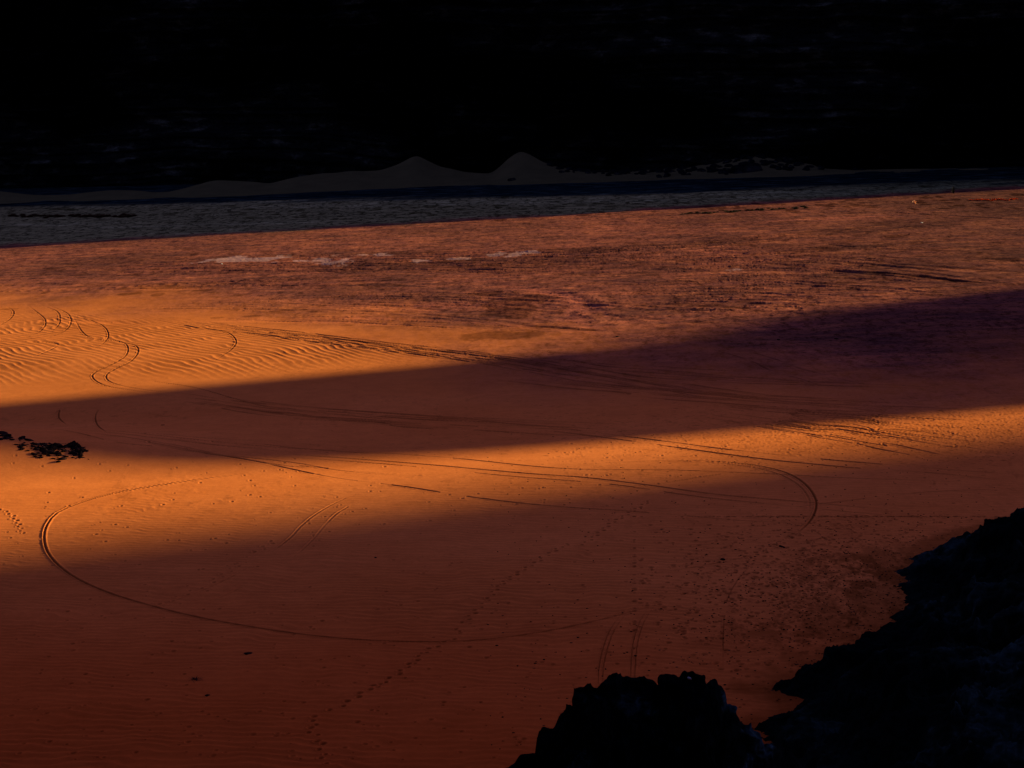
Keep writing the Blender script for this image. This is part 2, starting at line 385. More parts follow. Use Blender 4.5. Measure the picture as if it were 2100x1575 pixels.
# thin long lines over the near sand
for P, dk, w in (([(0, 868), (180, 893), (330, 918), (500, 943), (700, 983), (850, 1003), (1050, 1030), (1300, 1050), (1550, 1068), (1840, 1080)], .8, .3),
             ([(450, 925), (700, 938), (1000, 962), (1300, 992), (1500, 1018), (1700, 1034), (1990, 1062)], .75, .34),
             ([(470, 931), (720, 946), (1000, 972), (1300, 1000), (1500, 1026), (1700, 1046), (1960, 1070)], .7, .3),
             ([(700, 922), (900, 938), (1150, 962), (1400, 966), (1660, 976), (2000, 990)], .6, .3),
             ([(1000, 868), (1250, 900), (1500, 935), (1700, 955), (1900, 968), (2100, 990)], .8, .4),
             ([(1060, 868), (1300, 897), (1520, 926), (1750, 948), (2100, 974)], .75, .4),
             ([(1530, 1060), (1700, 1030), (1900, 1008), (2100, 1002)], .45, .3),
             ([(1300, 1180), (1500, 1150), (1700, 1100), (1880, 1084)], .5, .25),
             ([(1250, 1010), (1500, 970), (1700, 955)], .5, .2),
             ([(40, 700), (120, 705), (60, 735), (0, 745)], .2, .3),
             ([(1440, 712), (1520, 735), (1620, 770), (1700, 800)], .35, .4),
             ([(1480, 708), (1580, 735), (1700, 772), (1800, 795)], .35, .4)):
    track(P, w, 0.08, 0.04, dk, jitter=0.35, gaps=0.08)
# arcs on the lit dune at left
for P in ([(14, 628), (28, 640), (18, 656), (-10, 672)], [(60, 628), (92, 655), (84, 678), (50, 694)], [(85, 625), (118, 640), (122, 662), (106, 680)],
          [(100, 625), (138, 643), (145, 662), (130, 680), (90, 696)], [(140, 640), (205, 665), (222, 685), (214, 702), (190, 716)],
          [(150, 650), (180, 690), (240, 700), (276, 708), (283, 722), (268, 741), (238, 756), (219, 768), (222, 781), (255, 792), (330, 803), (420, 812)],
          [(200, 690), (250, 702), (262, 714), (256, 731), (228, 748), (196, 763), (190, 775), (214, 790), (270, 800), (360, 812)],
          [(400, 672), (460, 680), (483, 697), (476, 715), (440, 740)], [(300, 780), (400, 795), (520, 828), (620, 845)],
          [(110, 850), (122, 840), (120, 855), (135, 870)], [(205, 838), (196, 850), (198, 868), (215, 885)]):
    track(P, 0.17, 0.10, 0.05, 0.95)
# bundles of wheel ruts fanning across the middle
def bundle(A, B, n, w=(0.25, 0.5), dk=(0.3, 0.6), jit=0.7, gaps=0.15, dep=0.09):
    A = np.array(list(zip(*G(*np.array(A, float).T)))); B = np.array(list(zip(*G(*np.array(B, float).T))))
    A = spline(A, 6.0); B = spline(B, 6.0)
    k = 24; ia = np.linspace(0, len(A) - 1, k).astype(int); ib = np.linspace(0, len(B) - 1, k).astype(int)
    for q in range(n):
        f = rng.random(); f2 = np.clip(f + rng.normal() * 0.25, 0, 1)
        ff = np.linspace(f, f2, k)[:, None]
        P = A[ia] * (1 - ff) + B[ib] * ff
        s0 = int(rng.integers(0, 9)); s1 = k - int(rng.integers(0, 9))
        track([tuple(p) for p in P[s0:s1:2]], rng.uniform(*w), dep * rng.uniform(.5, 1.2), 0.04, rng.uniform(*dk), world=True, jitter=jit, gaps=gaps)
bundle([(300, 645), (600, 680), (900, 715), (1150, 745), (1500, 800), (2100, 862)], [(250, 650), (560, 694), (880, 735), (1100, 770), (1500, 838), (2100, 905)], 20, (.3, .7), (.3, .6))
bundle([(0, 862), (300, 882), (700, 905), (1000, 912)], [(0, 880), (300, 915), (640, 965), (1000, 1000)], 9, (.2, .35), (.3, .6))
bundle([(350, 800), (700, 838), (1100, 862), (1500, 880)], [(300, 812), (650, 860), (1100, 890), (1500, 905)], 16, (.3, .6), (.4, .8))
bundle([(1500, 830), (1800, 850), (2100, 872)], [(1450, 860), (1800, 920), (2100, 985)], 34, (.2, .45), (.4, .8))
bundle([(1000, 720), (1500, 760), (2100, 790)], [(1000, 780), (1500, 830), (2100, 860)], 18, (.3, .7), (.35, .7))
bundle([(500, 640), (900, 650), (1230, 680)], [(420, 655), (900, 672), (1200, 686)], 6, (.5, .9), (.0, .25), dep=.1)
bundle([(1200, 590), (1600, 560), (2100, 590)], [(1150, 640), (1600, 650), (2000, 640)], 34, (.96, 1.5), (.15, .4), dep=.04, jit=1.5)
bundle([(0, 590), (500, 575), (1000, 560)], [(0, 600), (500, 590), (1000, 590)], 16, (.96, 1.5), (.2, .5), dep=.05, jit=1.5)
bundle([(0, 540), (700, 520), (1400, 500), (2100, 430)], [(0, 565), (700, 560), (1400, 560), (2100, 520)], 64, (.96, 1.8), (.15, .5), dep=.05, jit=3)
bundle([(0, 450), (700, 435), (1400, 415), (2100, 385)], [(0, 490), (700, 465), (1400, 440), (2100, 405)], 26, (.96, 2.0), (.1, .3), dep=.03, jit=3)
bundle([(0, 640), (700, 640), (1300, 690)], [(500, 620), (900, 600), (1500, 640)], 26, (.8, 1.2), (.1, .35), dep=.03, jit=1.5)
bundle([(1300, 560), (1700, 560), (2100, 600)], [(1300, 520), (1700, 500), (2100, 510)], 26, (.96, 1.8), (.1, .4), dep=.05, jit=2)
# long lee edges on the plain, their shade painted as dark streaks
for P, w, dk, dp in (([(1530, 538), (1700, 551), (1900, 569), (2000, 579), (2110, 587)], 1.0, .9, .07), ([(1750, 556), (1900, 570), (2000, 581), (2110, 589)], 1.8, .8, .07), ([(1600, 545), (1750, 560), (1900, 575)], 1.2, .6, .07),
               ([(2010, 527), (2060, 532), (2110, 536)], 2.0, .85, .07), ([(1750, 535), (1900, 548), (2110, 560)], 1.3, .5, .07), ([(1050, 668), (1150, 674), (1240, 681)], 1.0, .8, .07),
               ([(1320, 652), (1400, 658), (1480, 666)], 1.3, .7, .07), ([(1510, 622), (1590, 627), (1680, 628)], .9, .6, .07), ([(1170, 624), (1280, 626), (1380, 626)], .7, .6, .07),
               ([(60, 581), (120, 582), (190, 585)], 1.2, .8, .07), ([(0, 584), (40, 583), (75, 584)], 1.0, .7, .07), ([(1780, 433), (1900, 440), (2100, 452)], 1.5, .35, .1),
               ([(1820, 483), (1860, 482), (1905, 483)], 1.4, .7, .1), ([(1690, 500), (1760, 508), (1850, 512)], 1.0, .5, .1)):
    track(P, w, dp, dp * .2, dk, jitter=1.2, gaps=0.02)
# pale worn vehicle trail across the far plain
track([(1150, 472), (1400, 463), (1600, 452), (1750, 445), (1950, 431), (2110, 422)], 2.4, .03, .02, 0, pl_=.42, jitter=1.0)
track([(0, 565), (300, 545), (700, 532), (1150, 508)], 1.6, .03, .02, 0, pl_=.3, jitter=1.5)
track([(450, 655), (800, 652), (1000, 662), (1240, 684)], 1.6, .03, .02, 0, pl_=.35, jitter=1.0)
track([(960, 582), (1080, 596), (1150, 612), (1185, 636), (1165, 656), (1250, 684)], 2.6, .05, .03, 0, pl_=.5, jitter=1.5)
track([(1100, 590), (1180, 612), (1230, 645), (1330, 672)], 1.8, .04, .03, 0, pl_=.35, jitter=1.5)
for q in range(26):
    a0 = rng.uniform(0, 1500); b0 = rng.uniform(500, 660); sl_ = rng.uniform(-.03, .05); ln = rng.uniform(200, 700)
    track([(a0 + ln * k_, b0 + sl_ * ln * k_ * (k_ + .3)) for k_ in (0, .33, .66, 1)], rng.uniform(1, 2.2), .03, .02, 0, pl_=rng.uniform(.1, .3), jitter=2.0)
# tyre tread band
track([(0, 598), (150, 594), (300, 587), (420, 580), (560, 574)], 1.0, .03, .03, 0, pl_=.25)
prints([(0, 598), (150, 594), (300, 587), (420, 580), (600, 572)], 1.9, .5, .05, 0.3, .55)
# footprints
prints([(1330, 1028), (1280, 1058), (1250, 1075), (1225, 1095), (1195, 1115), (1150, 1122), (1105, 1150), (1060, 1176), (1020, 1205), (1000, 1230), (970, 1258), (945, 1283), (935, 1298), (925, 1312), (880, 1332), (850, 1355), (800, 1392), (758, 1412), (705, 1445), (640, 1475), (632, 1495), (655, 1520), (665, 1575)], .62, .12, .045, .12, .85, .1)
prints([(0, 1045), (22, 1056), (36, 1075), (46, 1096)], .7, .12, .04, .1, .7)
prints([(1490, 1290), (1500, 1230), (1570, 1170), (1660, 1120), (1800, 1090)], .8, .13, .05, .3, .6, .3)
prints([(1660, 1130), (1640, 1180), (1665, 1215), (1600, 1290)], .6, .14, .05, .3, .7, .2)
prints([(560, 1110), (500, 1150), (430, 1195), (330, 1240)], .7, .11, .04, .2, .5, .3)
# scattered scuffs
for _ in range(900):
    a = rng.random(); px_ = rng.uniform(0, 2100); py_ = 880 + 680 * rng.random()
    c = G(np.array([px_]), np.array([py_])); dimple(c[0][0], c[1][0], rng.uniform(.05, .13), .03, rng.uniform(.3, .8))
px_ = np.clip(rng.normal(1720, 190, 2600), 1300, 2090); py_ = np.clip(rng.normal(1200, 95, 2600), 1060, 1480)
cx_, cy_ = G(px_, py_)
for a, b_ in zip(cx_, cy_): dimple(a, b_, rng.uniform(.05, .16), .04, rng.uniform(.4, .9))
px_ = 2100 - np.abs(rng.normal(0, 520, 5200)); py_ = 905 + (px_ - 700) * -0.02 + rng.normal(0, 34, 5200)
cx_, cy_ = G(px_, py_)
for a, b_ in zip(cx_, cy_): dimple(a, b_, rng.uniform(.03, .09), .014, rng.uniform(.3, .8), rng.uniform(1, 3))
# salt crust, dark gravel patches
def blob(px, py, rx, ry, arr, amt, s, nz=.75):
    cx, cy = G(np.array([float(px)]), np.array([float(py)]))
    sc = (RAD[0, 0] * 0 + math.hypot(cx[0], cy[0])) / FPX
    rx = rx * sc; ry = ry * math.hypot(cx[0], cy[0]) ** 2 / (FPX * CAM_H)
    sl = window(cx[0] - 2 * rx, cx[0] + 2 * rx, cy[0] - 2 * ry, cy[0] + 2 * ry)
    x, y = X[sl], Y[sl]
    q = np.sqrt(((x - cx[0]) / rx) ** 2 + ((y - cy[0]) / ry) ** 2) + nz * fb2(x / 3.2, y / 7., s, 5, .6)
    arr[sl] = np.maximum(arr[sl], amt * sstep(1.0, 0.65, q))
for a in ((480, 532, 50, 4), (560, 531, 32, 4), (640, 533, 36, 4), (690, 539, 34, 4), (742, 523, 42, 4), (945, 531, 24, 4), (1060, 520, 36, 3), (860, 538, 22, 3), (1500, 555, 26, 4)):
    blob(a[0], a[1], a[2] * 1.2, a[3] * 1.15, salt, .85, 101, 1.9)
for a in ((1060, 630, 75, 26), (1100, 612, 60, 12), (1000, 601, 36, 6), (1020, 690, 90, 10), (1140, 512, 30, 4), (940, 548, 40, 4), (910, 538, 20, 4), (1830, 487, 26, 4), (270, 603, 26, 4), (1700, 512, 50, 5), (1000, 545, 30, 4), (420, 597, 30, 3)):
    blob(*a, dark, .62, 111)
# pale strips of dried mud on the shaded far plain
for P in ([(60, 427), (300, 424), (700, 414), (1000, 410), (1400, 402), (2100, 381)], [(250, 434), (500, 425), (900, 418), (1300, 412), (2100, 390)], [(100, 470), (400, 462), (700, 452)], [(0, 462), (150, 460), (300, 455)], [(1450, 396), (1800, 388), (2100, 377)]):
    for q in range(5):
        track([(a, b_ + rng.normal() * 2.0) for a, b_ in P], rng.uniform(1.2, 3.0), .02, .01, 0, pl_=rng.uniform(.3, .75), jitter=3.0, gaps=.5)
for a in ((1800, 1240, 85, 70), (1700, 1290, 80, 50), (1820, 1165, 45, 40), (1640, 1350, 60, 30)):  # dark soil with painted shade on the sand by the slope
    blob(*a, dark, .5, 131)
poly_px = [(1990, 1088), (1925, 1112), (1880, 1150), (1848, 1185), (1862, 1235), (1835, 1275), (1762, 1318), (1700, 1350), (1610, 1398), (1562, 1412), (1590, 1432), (1632, 1440), (1590, 1472), (1540, 1496), (1560, 1560), (1600, 1640), (1750, 1900), (2700, 1900), (2900, 1250), (2500, 1040), (2200, 1062), (2060, 1076)]
pg = np.array(list(zip(*G(*np.array(poly_px, float).T))))
def sdf(x, y, P):
    d = np.full(x.shape, 1e9); ins = np.zeros(x.shape, bool); n = len(P)
    for i in range(n):
        a, b_ = P[i], P[(i + 1) % n]; e = b_ - a
        t = np.clip(((x - a[0]) * e[0] + (y - a[1]) * e[1]) / (e @ e), 0, 1)
        d = np.minimum(d, np.hypot(x - a[0] - t * e[0], y - a[1] - t * e[1]))
        c = ((a[1] > y) != (b_[1] > y)) & (x < (b_[0] - a[0]) * (y - a[1]) / (b_[1] - a[1] + 1e-12) + a[0])
        ins ^= c
    return np.where(ins, d, -d)
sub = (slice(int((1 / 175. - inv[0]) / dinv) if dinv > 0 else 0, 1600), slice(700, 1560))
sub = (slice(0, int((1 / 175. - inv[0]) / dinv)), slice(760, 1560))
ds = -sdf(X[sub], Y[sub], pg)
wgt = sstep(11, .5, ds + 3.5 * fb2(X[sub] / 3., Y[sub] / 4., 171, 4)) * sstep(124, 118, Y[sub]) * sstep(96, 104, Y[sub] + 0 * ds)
dark[sub] = np.maximum(dark[sub], .9 * wgt * sstep(-.25, .3, fb2(X[sub] / .8, Y[sub] / 1.6, 177, 4, .65)))  # dark rubble soil and painted shade close to the rocks
dark[sub] = np.maximum(dark[sub], .7 * sstep(2.5, 0, ds + 1.2 * fb2(X[sub] / 1., Y[sub] / 1.5, 173, 3)))  # narrow rim of painted shade along the rock foot
for _ in range(230):
    t_ = rng.random(); px_ = 2100 * t_; py_ = 440 - 25 * t_ + rng.normal() * 9
    blob(px_, py_, rng.uniform(5, 16), rng.uniform(1.2, 2.4), dark, .8, int(rng.integers(1, 90)))
for _ in range(170):
    px_ = rng.uniform(0, 2100); py_ = rng.uniform(515, 680) - 60 * (px_ / 2100) * rng.random()
    blob(px_, py_, rng.uniform(4, 26), rng.uniform(1., 3.4), dark, rng.uniform(.3, .6), int(rng.integers(1, 90)))

GZ[SL] = Z
me = np_mesh('desert_floor', np.stack([GX.ravel(), GY.ravel(), GZ.ravel()], 1), grid_faces(NR, NC, True))
def add_attr(me, nm, arr):
    a = me.attributes.new(nm, 'FLOAT', 'POINT'); a.data.foreach_set('value', np.ascontiguousarray(arr.ravel(), dtype=np.float32))
for nm, A_ in (('plain', PL), ('gravel', GV), ('wash', BL), ('dull', DULL), ('near_shade', sstep(136, 92, np.hypot(GX, GY) + 10 * fb2(GX / 30., GY / 30., 161, 4) + .35 * (GX + 20)))): add_attr(me, nm, A_)
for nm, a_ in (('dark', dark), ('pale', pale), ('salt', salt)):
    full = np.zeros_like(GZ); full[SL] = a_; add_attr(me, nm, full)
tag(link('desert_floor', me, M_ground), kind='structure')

def gz(x, y):
    """height of the finished sheet at a point inside the fine part"""
    a = math.atan2(x, y); r = math.hypot(x, y)
    c = int(round((a - th_in[0]) / dth)); i = int(round((1 / r - inv[0]) / dinv))
    if 0 <= c < 1560 and 0 <= i < 1600: return float(Z[i, c])
    return float(macro(np.array([x]), np.array([y]))[0])
def GP(px, py):
    x, y = G(np.array([float(px)]), np.array([float(py)])); x, y = float(x[0]), float(y[0])
    return x, y, gz(x, y)

# ------------------------------------------------------------------ sand bank at the foot of the cliff
crest = [(-500, 380), (-200, 396), (-60, 387), (0, 393), (50, 400), (110, 406), (170, 398), (235, 391), (290, 394), (330, 400), (380, 388), (430, 371), (480, 371), (520, 373), (555, 378), (600, 365), (650, 358), (700, 353), (780, 350), (815, 339), (838, 326), (855, 317), (875, 328), (900, 341), (950, 353), (1005, 358), (1025, 342), (1045, 323), (1068, 308), (1085, 315), (1105, 328), (1135, 342), (1200, 352), (1300, 350), (1400, 345), (1480, 330), (1560, 302), (1640, 318), (1700, 344), (1800, 352), (2100, 352), (2600, 350)]
foot = [(-500, 428), (0, 420), (300, 412), (600, 398), (900, 383), (1100, 379), (1300, 373), (1600, 364), (1800, 360), (2100, 357), (2600, 352)]
pxs = np.linspace(-450, 2550, 700)
yc = np.interp(pxs, *zip(*crest)); kk = np.exp(-(np.arange(-8, 9) / 2.6) ** 2); yc = np.convolve(np.pad(yc, 8, mode='edge'), kk / kk.sum(), 'valid')
yc += .8 * vn2(pxs / 30., pxs * 0 + 5, 3)
yf = np.maximum(np.interp(pxs, *zip(*foot)), yc + 3)
fx, fy = G(pxs, yf); fz = macro(fx, fy)
dl = ray(pxs, yc)
yy = fy + 26 + 14 * (yf - yc) / 60.
tt = yy / dl[1]; cx, cz = dl[0] * tt, CAM_H + dl[2] * tt
cz = np.maximum(cz, fz + 0.4)
V = []
vs = np.linspace(0, 1, 26)
for v in vs:
    zz = fz - 0.25 + (cz - fz + 0.25) * (0.35 * v + 0.65 * v ** 1.7)
    xx = fx + (cx - fx) * v; yv = fy + (yy - fy) * v
    V.append(np.stack([xx, yv, zz + 0.12 * fb2(xx / 6, yv / 6, 7, 3) * v], 1))
for v in np.linspace(0, 1, 14)[1:]:
    V.append(np.stack([cx * (1 + .09 * v), yy + 60 * v, cz + (macro(cx, yy) - 2 - cz) * sstep(0, 1, v)], 1))
V = np.vstack(V)
tag(link('sand_bank', np_mesh('sand_bank', V, grid_faces(39, 700)), M_bank), kind='structure')

# ------------------------------------------------------------------ the cliff
def strata(z, amp, s):
    return amp * (vn2(z * 0.16, z * 0 + s * 3.3, 1) + 0.6 * vn2(z * 0.45, z * 0 + s * 5.3, 2) + .35 * vn2(z * 1.3, z * 0 + s * 9.3, 3))
fe = np.array(list(zip(*G(np.array([0., 2100.]), np.array([520., 391.])))))
sdir = np.array([math.cos(SUN_AZ), math.sin(SUN_AZ)]); snor = np.array([-sdir[1], sdir[0]])
u_far = float((fe @ snor).mean()); print('far edge u', fe @ snor, 'pts', fe)
cA = np.array([-640., 0]); 
la = G(np.array([0.]), np.array([405.])); lb = G(np.array([2100.]), np.array([358.]))
la = np.array([la[0][0], la[1][0] + 55]); lb = np.array([lb[0][0], lb[1][0] + 40])
cd = (lb - la) / np.linalg.norm(lb - la)
# corner: where the cliff line meets the sun line through the shadow edge
s_c = (u_far - la @ snor) / (cd @ snor)
corner = la + cd * s_c
print('cliff', la, lb, 'corner', corner)
nS, nZ = 1150, 330
s = np.linspace(-420, s_c, nS)
zc = np.concatenate([np.linspace(-6, 75, 270), np.linspace(75, 150, nZ - 270 + 1)[1:]])
S_, Z_ = np.meshgrid(s, zc)
px = la[0] + cd[0] * S_; py = la[1] + cd[1] * S_
nrm = np.array([cd[1], -cd[0]])
taper = sstep(s_c, s_c - 40, S_)
zw = Z_ + 2.5 * fb2(S_ / 45., Z_ / 40., 9, 3)
disp = 9 * fb3(px / 60., py / 60., Z_ / 90., 2, 4) + strata(zw, 3.0, 1.0) \
     + 3.2 * fb3(px / 11., py / 11., Z_ / 26., 5, 4, .55, True) + 0.8 * fb3(px / 2.6, py / 2.6, Z_ / 2.0, 8, 3, .6)
disp = disp * taper - 6 - Z_ * 0.10
disp = np.minimum(disp, 10)
off = np.where(taper < 1, np.minimum(disp, 0), disp)
V = np.stack([px + nrm[0] * off, py + nrm[1] * off, Z_], -1).reshape(-1, 3)
F = grid_faces(nZ, nS)
# the mass behind: top and right flank
top = []
for k, dy in enumerate((0, 8, 40, 160, 420)):
    row = V.reshape(nZ, nS, 3)[-1].copy(); row[:, 1] += dy; row[:, 2] += -0.02 * dy + 5 * fb2(row[:, 0] / 30., row[:, 1] / 30., 4, 3) * (k > 0); top.append(row)
T = np.vstack(top); F2 = grid_faces(5, nS) + len(V)
fl = []
for dy in (0, 10, 60, 200, 420):
    c = V.reshape(nZ, nS, 3)[:, -1].copy(); c[:, 1] += dy; c[:, 0] += dy * .25; fl.append(c)
Fl = np.vstack(fl); F3 = grid_faces(5, nZ, True) + len(V) + len(T)
tag(link('cliff', np_mesh('cliff', np.vstack([V, T, Fl]), np.vstack([F, F2, F3])), M_cliff), kind='structure')

# ------------------------------------------------------------------ mountains off to the right that throw the shadows
TE = math.tan(SUN_EL)
def edge_profile(pts, T):
    gx, gy = G(*np.array(pts, float).T); z = macro(gx, gy)
    P = np.stack([gx, gy], 1); u = P @ snor; t = P @ sdir
    return u, z + (T - t) * TE, t
def ridge(name, T, us, hs_, back, seed, low=5.0):
    u = np.linspace(us[0], us[-1], 420); H = np.interp(u, us, hs_)
    H = H + 0.9 * fb2(u / 9., u * 0 + seed, seed, 3) * (H > low + 3)
    rows = []
    for v in np.linspace(0, 1, 30):
        z = -4 + (H + 4) * v
        dep = (6 * fb2(u / 25., z / 30. + seed, seed, 4) + 10 * (1 - v)) * min(1, 12 * (1 - v))
        rows.append(np.stack([T - dep, u, z], 1))
    for v in np.linspace(0, 1, 12)[1:]:
        rows.append(np.stack([T + back * v + 0 * u, u, H * (1 - v * v) - 6 * v], 1))
    Q = np.vstack(rows)
    V = np.stack([Q[:, 0] * sdir[0] + Q[:, 1] * snor[0], Q[:, 0] * sdir[1] + Q[:, 1] * snor[1], Q[:, 2]], 1)
    o = link(name, np_mesh(name, V, grid_faces(41, 420)), M_hill)
    return tag(o, kind='structure')
TB, TA = 720.0, 1700.0
uU, hU, tU = edge_profile([(2300, 566), (2100, 587), (1800, 622), (1500, 662), (1150, 722), (900, 768), (600, 802), (300, 815), (0, 828)], TB)
uL, hL, tL = edge_profile([(0, 903), (200, 925), (400, 938), (700, 934), (1000, 917), (1300, 902), (1500, 884), (1800, 852), (2100, 818), (2300, 795)], TB)
print('U', uU.round(1), tU.round(0), hU.round(1)); print('L', uL.round(1), tL.round(0), hL.round(1))
uF, hF, tF = edge_profile([(0, 1104), (300, 1088), (600, 1060), (900, 1028), (1200, 997), (1500, 956), (1800, 910), (2100, 868)], TA)
print('F', uF.round(1), tF.round(0), hF.round(1))
def monotone(u, h):
    o = np.argsort(u); return u[o], h[o]
kU = uU > uU[-1] + 1.0
pu = np.concatenate([[150.0, 152.6, 156.0, 161.0, 167.0, 176.0, 188.0, 197.0, uU[-1] - .5], np.sort(uU[kU])])
phh = np.concatenate([[149.0, 160.0, 165.5, 169.0, 176.0, 192.0, 192.0, 176.0, hU[-1] + 2], hU[kU][np.argsort(uU[kU])]])
phh[:8] += (TB - 860.0) * TE
pu = np.concatenate([[80, 143], pu, [pu[-1] + 25, pu[-1] + 80]]); phh = np.concatenate([[2, 60], phh, [phh[-1] * .6, 2]])
ridge('mountain', TB, pu, phh, 130, 3)
fu, fh = monotone(uF, hF)
fu = np.concatenate([[fu[0] - 900, fu[0] - 60, fu[0] - 12, fu[0] - 4], fu, [fu[-1] + 6, fu[-1] + 60]]); fh = np.concatenate([[420, fh[0] + 90, fh[0] + 36, fh[0] + 12], fh, [fh[-1] * .55, 20]])
ridge('mountain', TA, fu, fh, 500, 5)

# ------------------------------------------------------------------ the mountain the camera stands on, raised behind to block skylight
gx_ = np.linspace(-420, 420, 170); gy_ = np.linspace(-300, 100, 140)
A, B = np.meshgrid(gx_, gy_)
h = np.where(B > 0, 27 - 0.98 * B, 27 + np.clip(-B - 6, 0, 400) * 3.2)
h = np.maximum(h, np.clip((-36 - 0.20 * B - A) * 2.2, 0, 400) * sstep(98, 80, B + 6 * fb2(A / 20, B / 20, 8, 3)))  # left flank added out of view to keep skylight off the near sand
h = np.minimum(h, 290 + 20 * fb2(A / 50, B / 50, 6, 4))
h = h + 5 * fb3(A / 14., B / 14., h / 14., 12, 4) * sstep(4, 16, np.hypot(A, B)) - 2.2 * sstep(5, 12, np.hypot(A, B))
h = h - np.clip(np.abs(A) - 60, 0, 400) * 0.0 - 1.5
h = np.maximum(h, -6)
tag(link('mountain', np_mesh('mountain', np.stack([A.ravel(), B.ravel(), h.ravel()], 1), grid_faces(140, 170)), M_crag), kind='structure')

# ------------------------------------------------------------------ foreground crag
def at(px, py, d):
    v = ray(float(px), float(py)); k = d / v[1]
    return v[0] * k, d, CAM_H + v[2] * k
crag = [(960, 1700), (1020, 1620), (1078, 1572), (1098, 1560), (1100, 1516), (1135, 1512), (1148, 1490), (1160, 1472), (1176, 1470), (1180, 1430), (1195, 1428), (1210, 1408), (1232, 1405), (1240, 1392), (1262, 1384), (1275, 1390), (1300, 1394), (1325, 1393), (1340, 1402), (1346, 1412), (1352, 1393), (1372, 1388), (1393, 1393), (1402, 1380), (1418, 1377), (1436, 1383), (1445, 1397), (1462, 1400), (1476, 1420), (1484, 1448), (1500, 1452), (1512, 1474), (1535, 1485), (1560, 1512), (1600, 1545), (1625, 1562), (1650, 1600), (1720, 1700)]
D0 = 56.0
cp = np.array([at(a, b_, D0) for a, b_ in crag])
nx, ny = 520, 260
xs_ = np.linspace(cp[0, 0], cp[-1, 0], nx)
ds_ = np.linspace(-7.5, 7.5, ny)
XX, DD = np.meshgrid(xs_, ds_)
# ridge wanders in depth
D_r = D0 + 1.1 * vn2(XX / 1.4, XX * 0 + 2.2)
xsamp = XX + 0.5 * vn2(XX / 2., DD / 1.6, 3) * sstep(0, 1.2, np.abs(DD))
topz = np.interp(xsamp, cp[:, 0], cp[:, 2]) + .14 * (1 - 2.4 * np.abs(fb2(XX / .6, DD / .9, 71, 3, .55))) + .05 * fb2(XX / .12, DD / .15, 75, 3)
gz0 = -1.0
prof = np.where(DD < 0, np.abs(DD) ** 1.25 * 1.0, np.abs(DD) ** 1.3 * 1.5)
knob = fb3(XX / 1.0, (D0 + DD) / 1.0, topz / 1.0, 14, 4, .55, True)
knob2 = fb3(XX / .28, DD / .28, topz / .35, 18, 3, .6)
HH = topz + .19 - prof + (0.9 * knob - .25) * sstep(.15, 1.6, np.abs(DD)) + 0.10 * knob2 * sstep(0.0, .5, np.abs(DD)) + .03 * knob2
# terraces
q = HH / .55 + 0.6 * fb2(XX / 1.5, DD / 1.5, 24, 3); tq = np.floor(q) + sstep(.25, .95, q - np.floor(q))
HH = HH * .55 + .45 * (tq - 0.6 * fb2(XX / 1.5, DD / 1.5, 24, 3)) * .55
HH = np.maximum(HH, -1.5)
VX = XX + .16 * fb3(XX / .5, DD / .5, HH / .5, 28, 3); VY = D_r + DD + .25 * fb3(XX / .6, DD / .6, HH / .6, 33, 3)
V = np.stack([VX, VY, HH], -1).reshape(-1, 3)
o = link('rock_crag', np_mesh('rock_crag', V, grid_faces(ny, nx)), M_crag)
tag(o, 'jagged black crag with a knobbly top rising at the bottom edge of the sand', 'rock')
# rounded knobs along the crest
def boulder_mesh(name, seed, sub=3, rough=.22, squash=(1, 1, .75)):
    bm = bmesh.new(); bmesh.ops.create_icosphere(bm, subdivisions=sub, radius=1)
    V = np.array([v.co[:] for v in bm.verts]); 
    n = fb3(V[:, 0] * 1.1 + seed, V[:, 1] * 1.1, V[:, 2] * 1.1, seed % 50, 3)
    n2 = fb3(V[:, 0] * 3.1 + seed, V[:, 1] * 3.1, V[:, 2] * 3.1, seed % 40 + 3, 3)
    r_ = np.random.default_rng(seed)
    V2 = V * (1 + rough * 1.6 * n + rough * .5 * n2)[:, None]
    for _ in range(9):
        p = r_.normal(size=3); p /= np.linalg.norm(p); c = r_.uniform(.6, .9)
        dd = V2 @ p - c; V2 = V2 - np.outer(np.clip(dd, 0, 9), p) * .9
    V2 = V2 * np.array(squash)
    for v, c in zip(bm.verts, V2): v.co = c
    me = bpy.data.meshes.new(name); bm.to_mesh(me); bm.free()
    return me

# ------------------------------------------------------------------ rocky slope at right
gx0, gx1 = pg[:, 0].min() - 2, pg[:, 0].max() + 2
nx, ny = 760, 760
ax = np.linspace(0, 1, nx) ** 1.5 * (gx1 - gx0) + gx0; ay = np.linspace(pg[:, 1].min() - 2, pg[:, 1].max() + 3, ny)
A, B = np.meshgrid(ax, ay)
sd_ = sdf(A + 1.0 * fb2(A / 3., B / 3., 44, 4, .6), B + 1.8 * fb2(A / 4., B / 4., 48, 4, .6), pg)
h = np.where(sd_ > 0, 0.37 * sd_, sd_ * 1.5)
h = h + np.clip(sd_, 0, 6) * (.34 * fb3(A / 5., B / 5., h / 5., 3, 4, .55, True)) + .30 * np.clip(sd_, 0, 1.2) * fb3(A / .9, B / .9, h / .9, 6, 3, .6)
q = h / 1.1 + .7 * fb2(A / 6., B / 6., 66, 3); tq = np.floor(q) + sstep(.3, .95, q - np.floor(q))
h = np.where(sd_ > 0, h * .5 + .5 * (tq - .7 * fb2(A / 6., B / 6., 66, 3)) * 1.1, h)
h = h + .30 * np.clip(sd_, 0, 1.5) * fb3(A / 1.6, B / 1.6, h / 1.2, 16, 5, .62, True) + .10 * fb3(A / .4, B / .4, h / .4, 17, 3, .6) * (sd_ > 0)
h = np.minimum(h, 26 + 3 * fb2(A / 8, B / 8, 3, 3))
zb = macro(A, B)
zz = zb - .12 + h
keep = (sd_ > -.8)
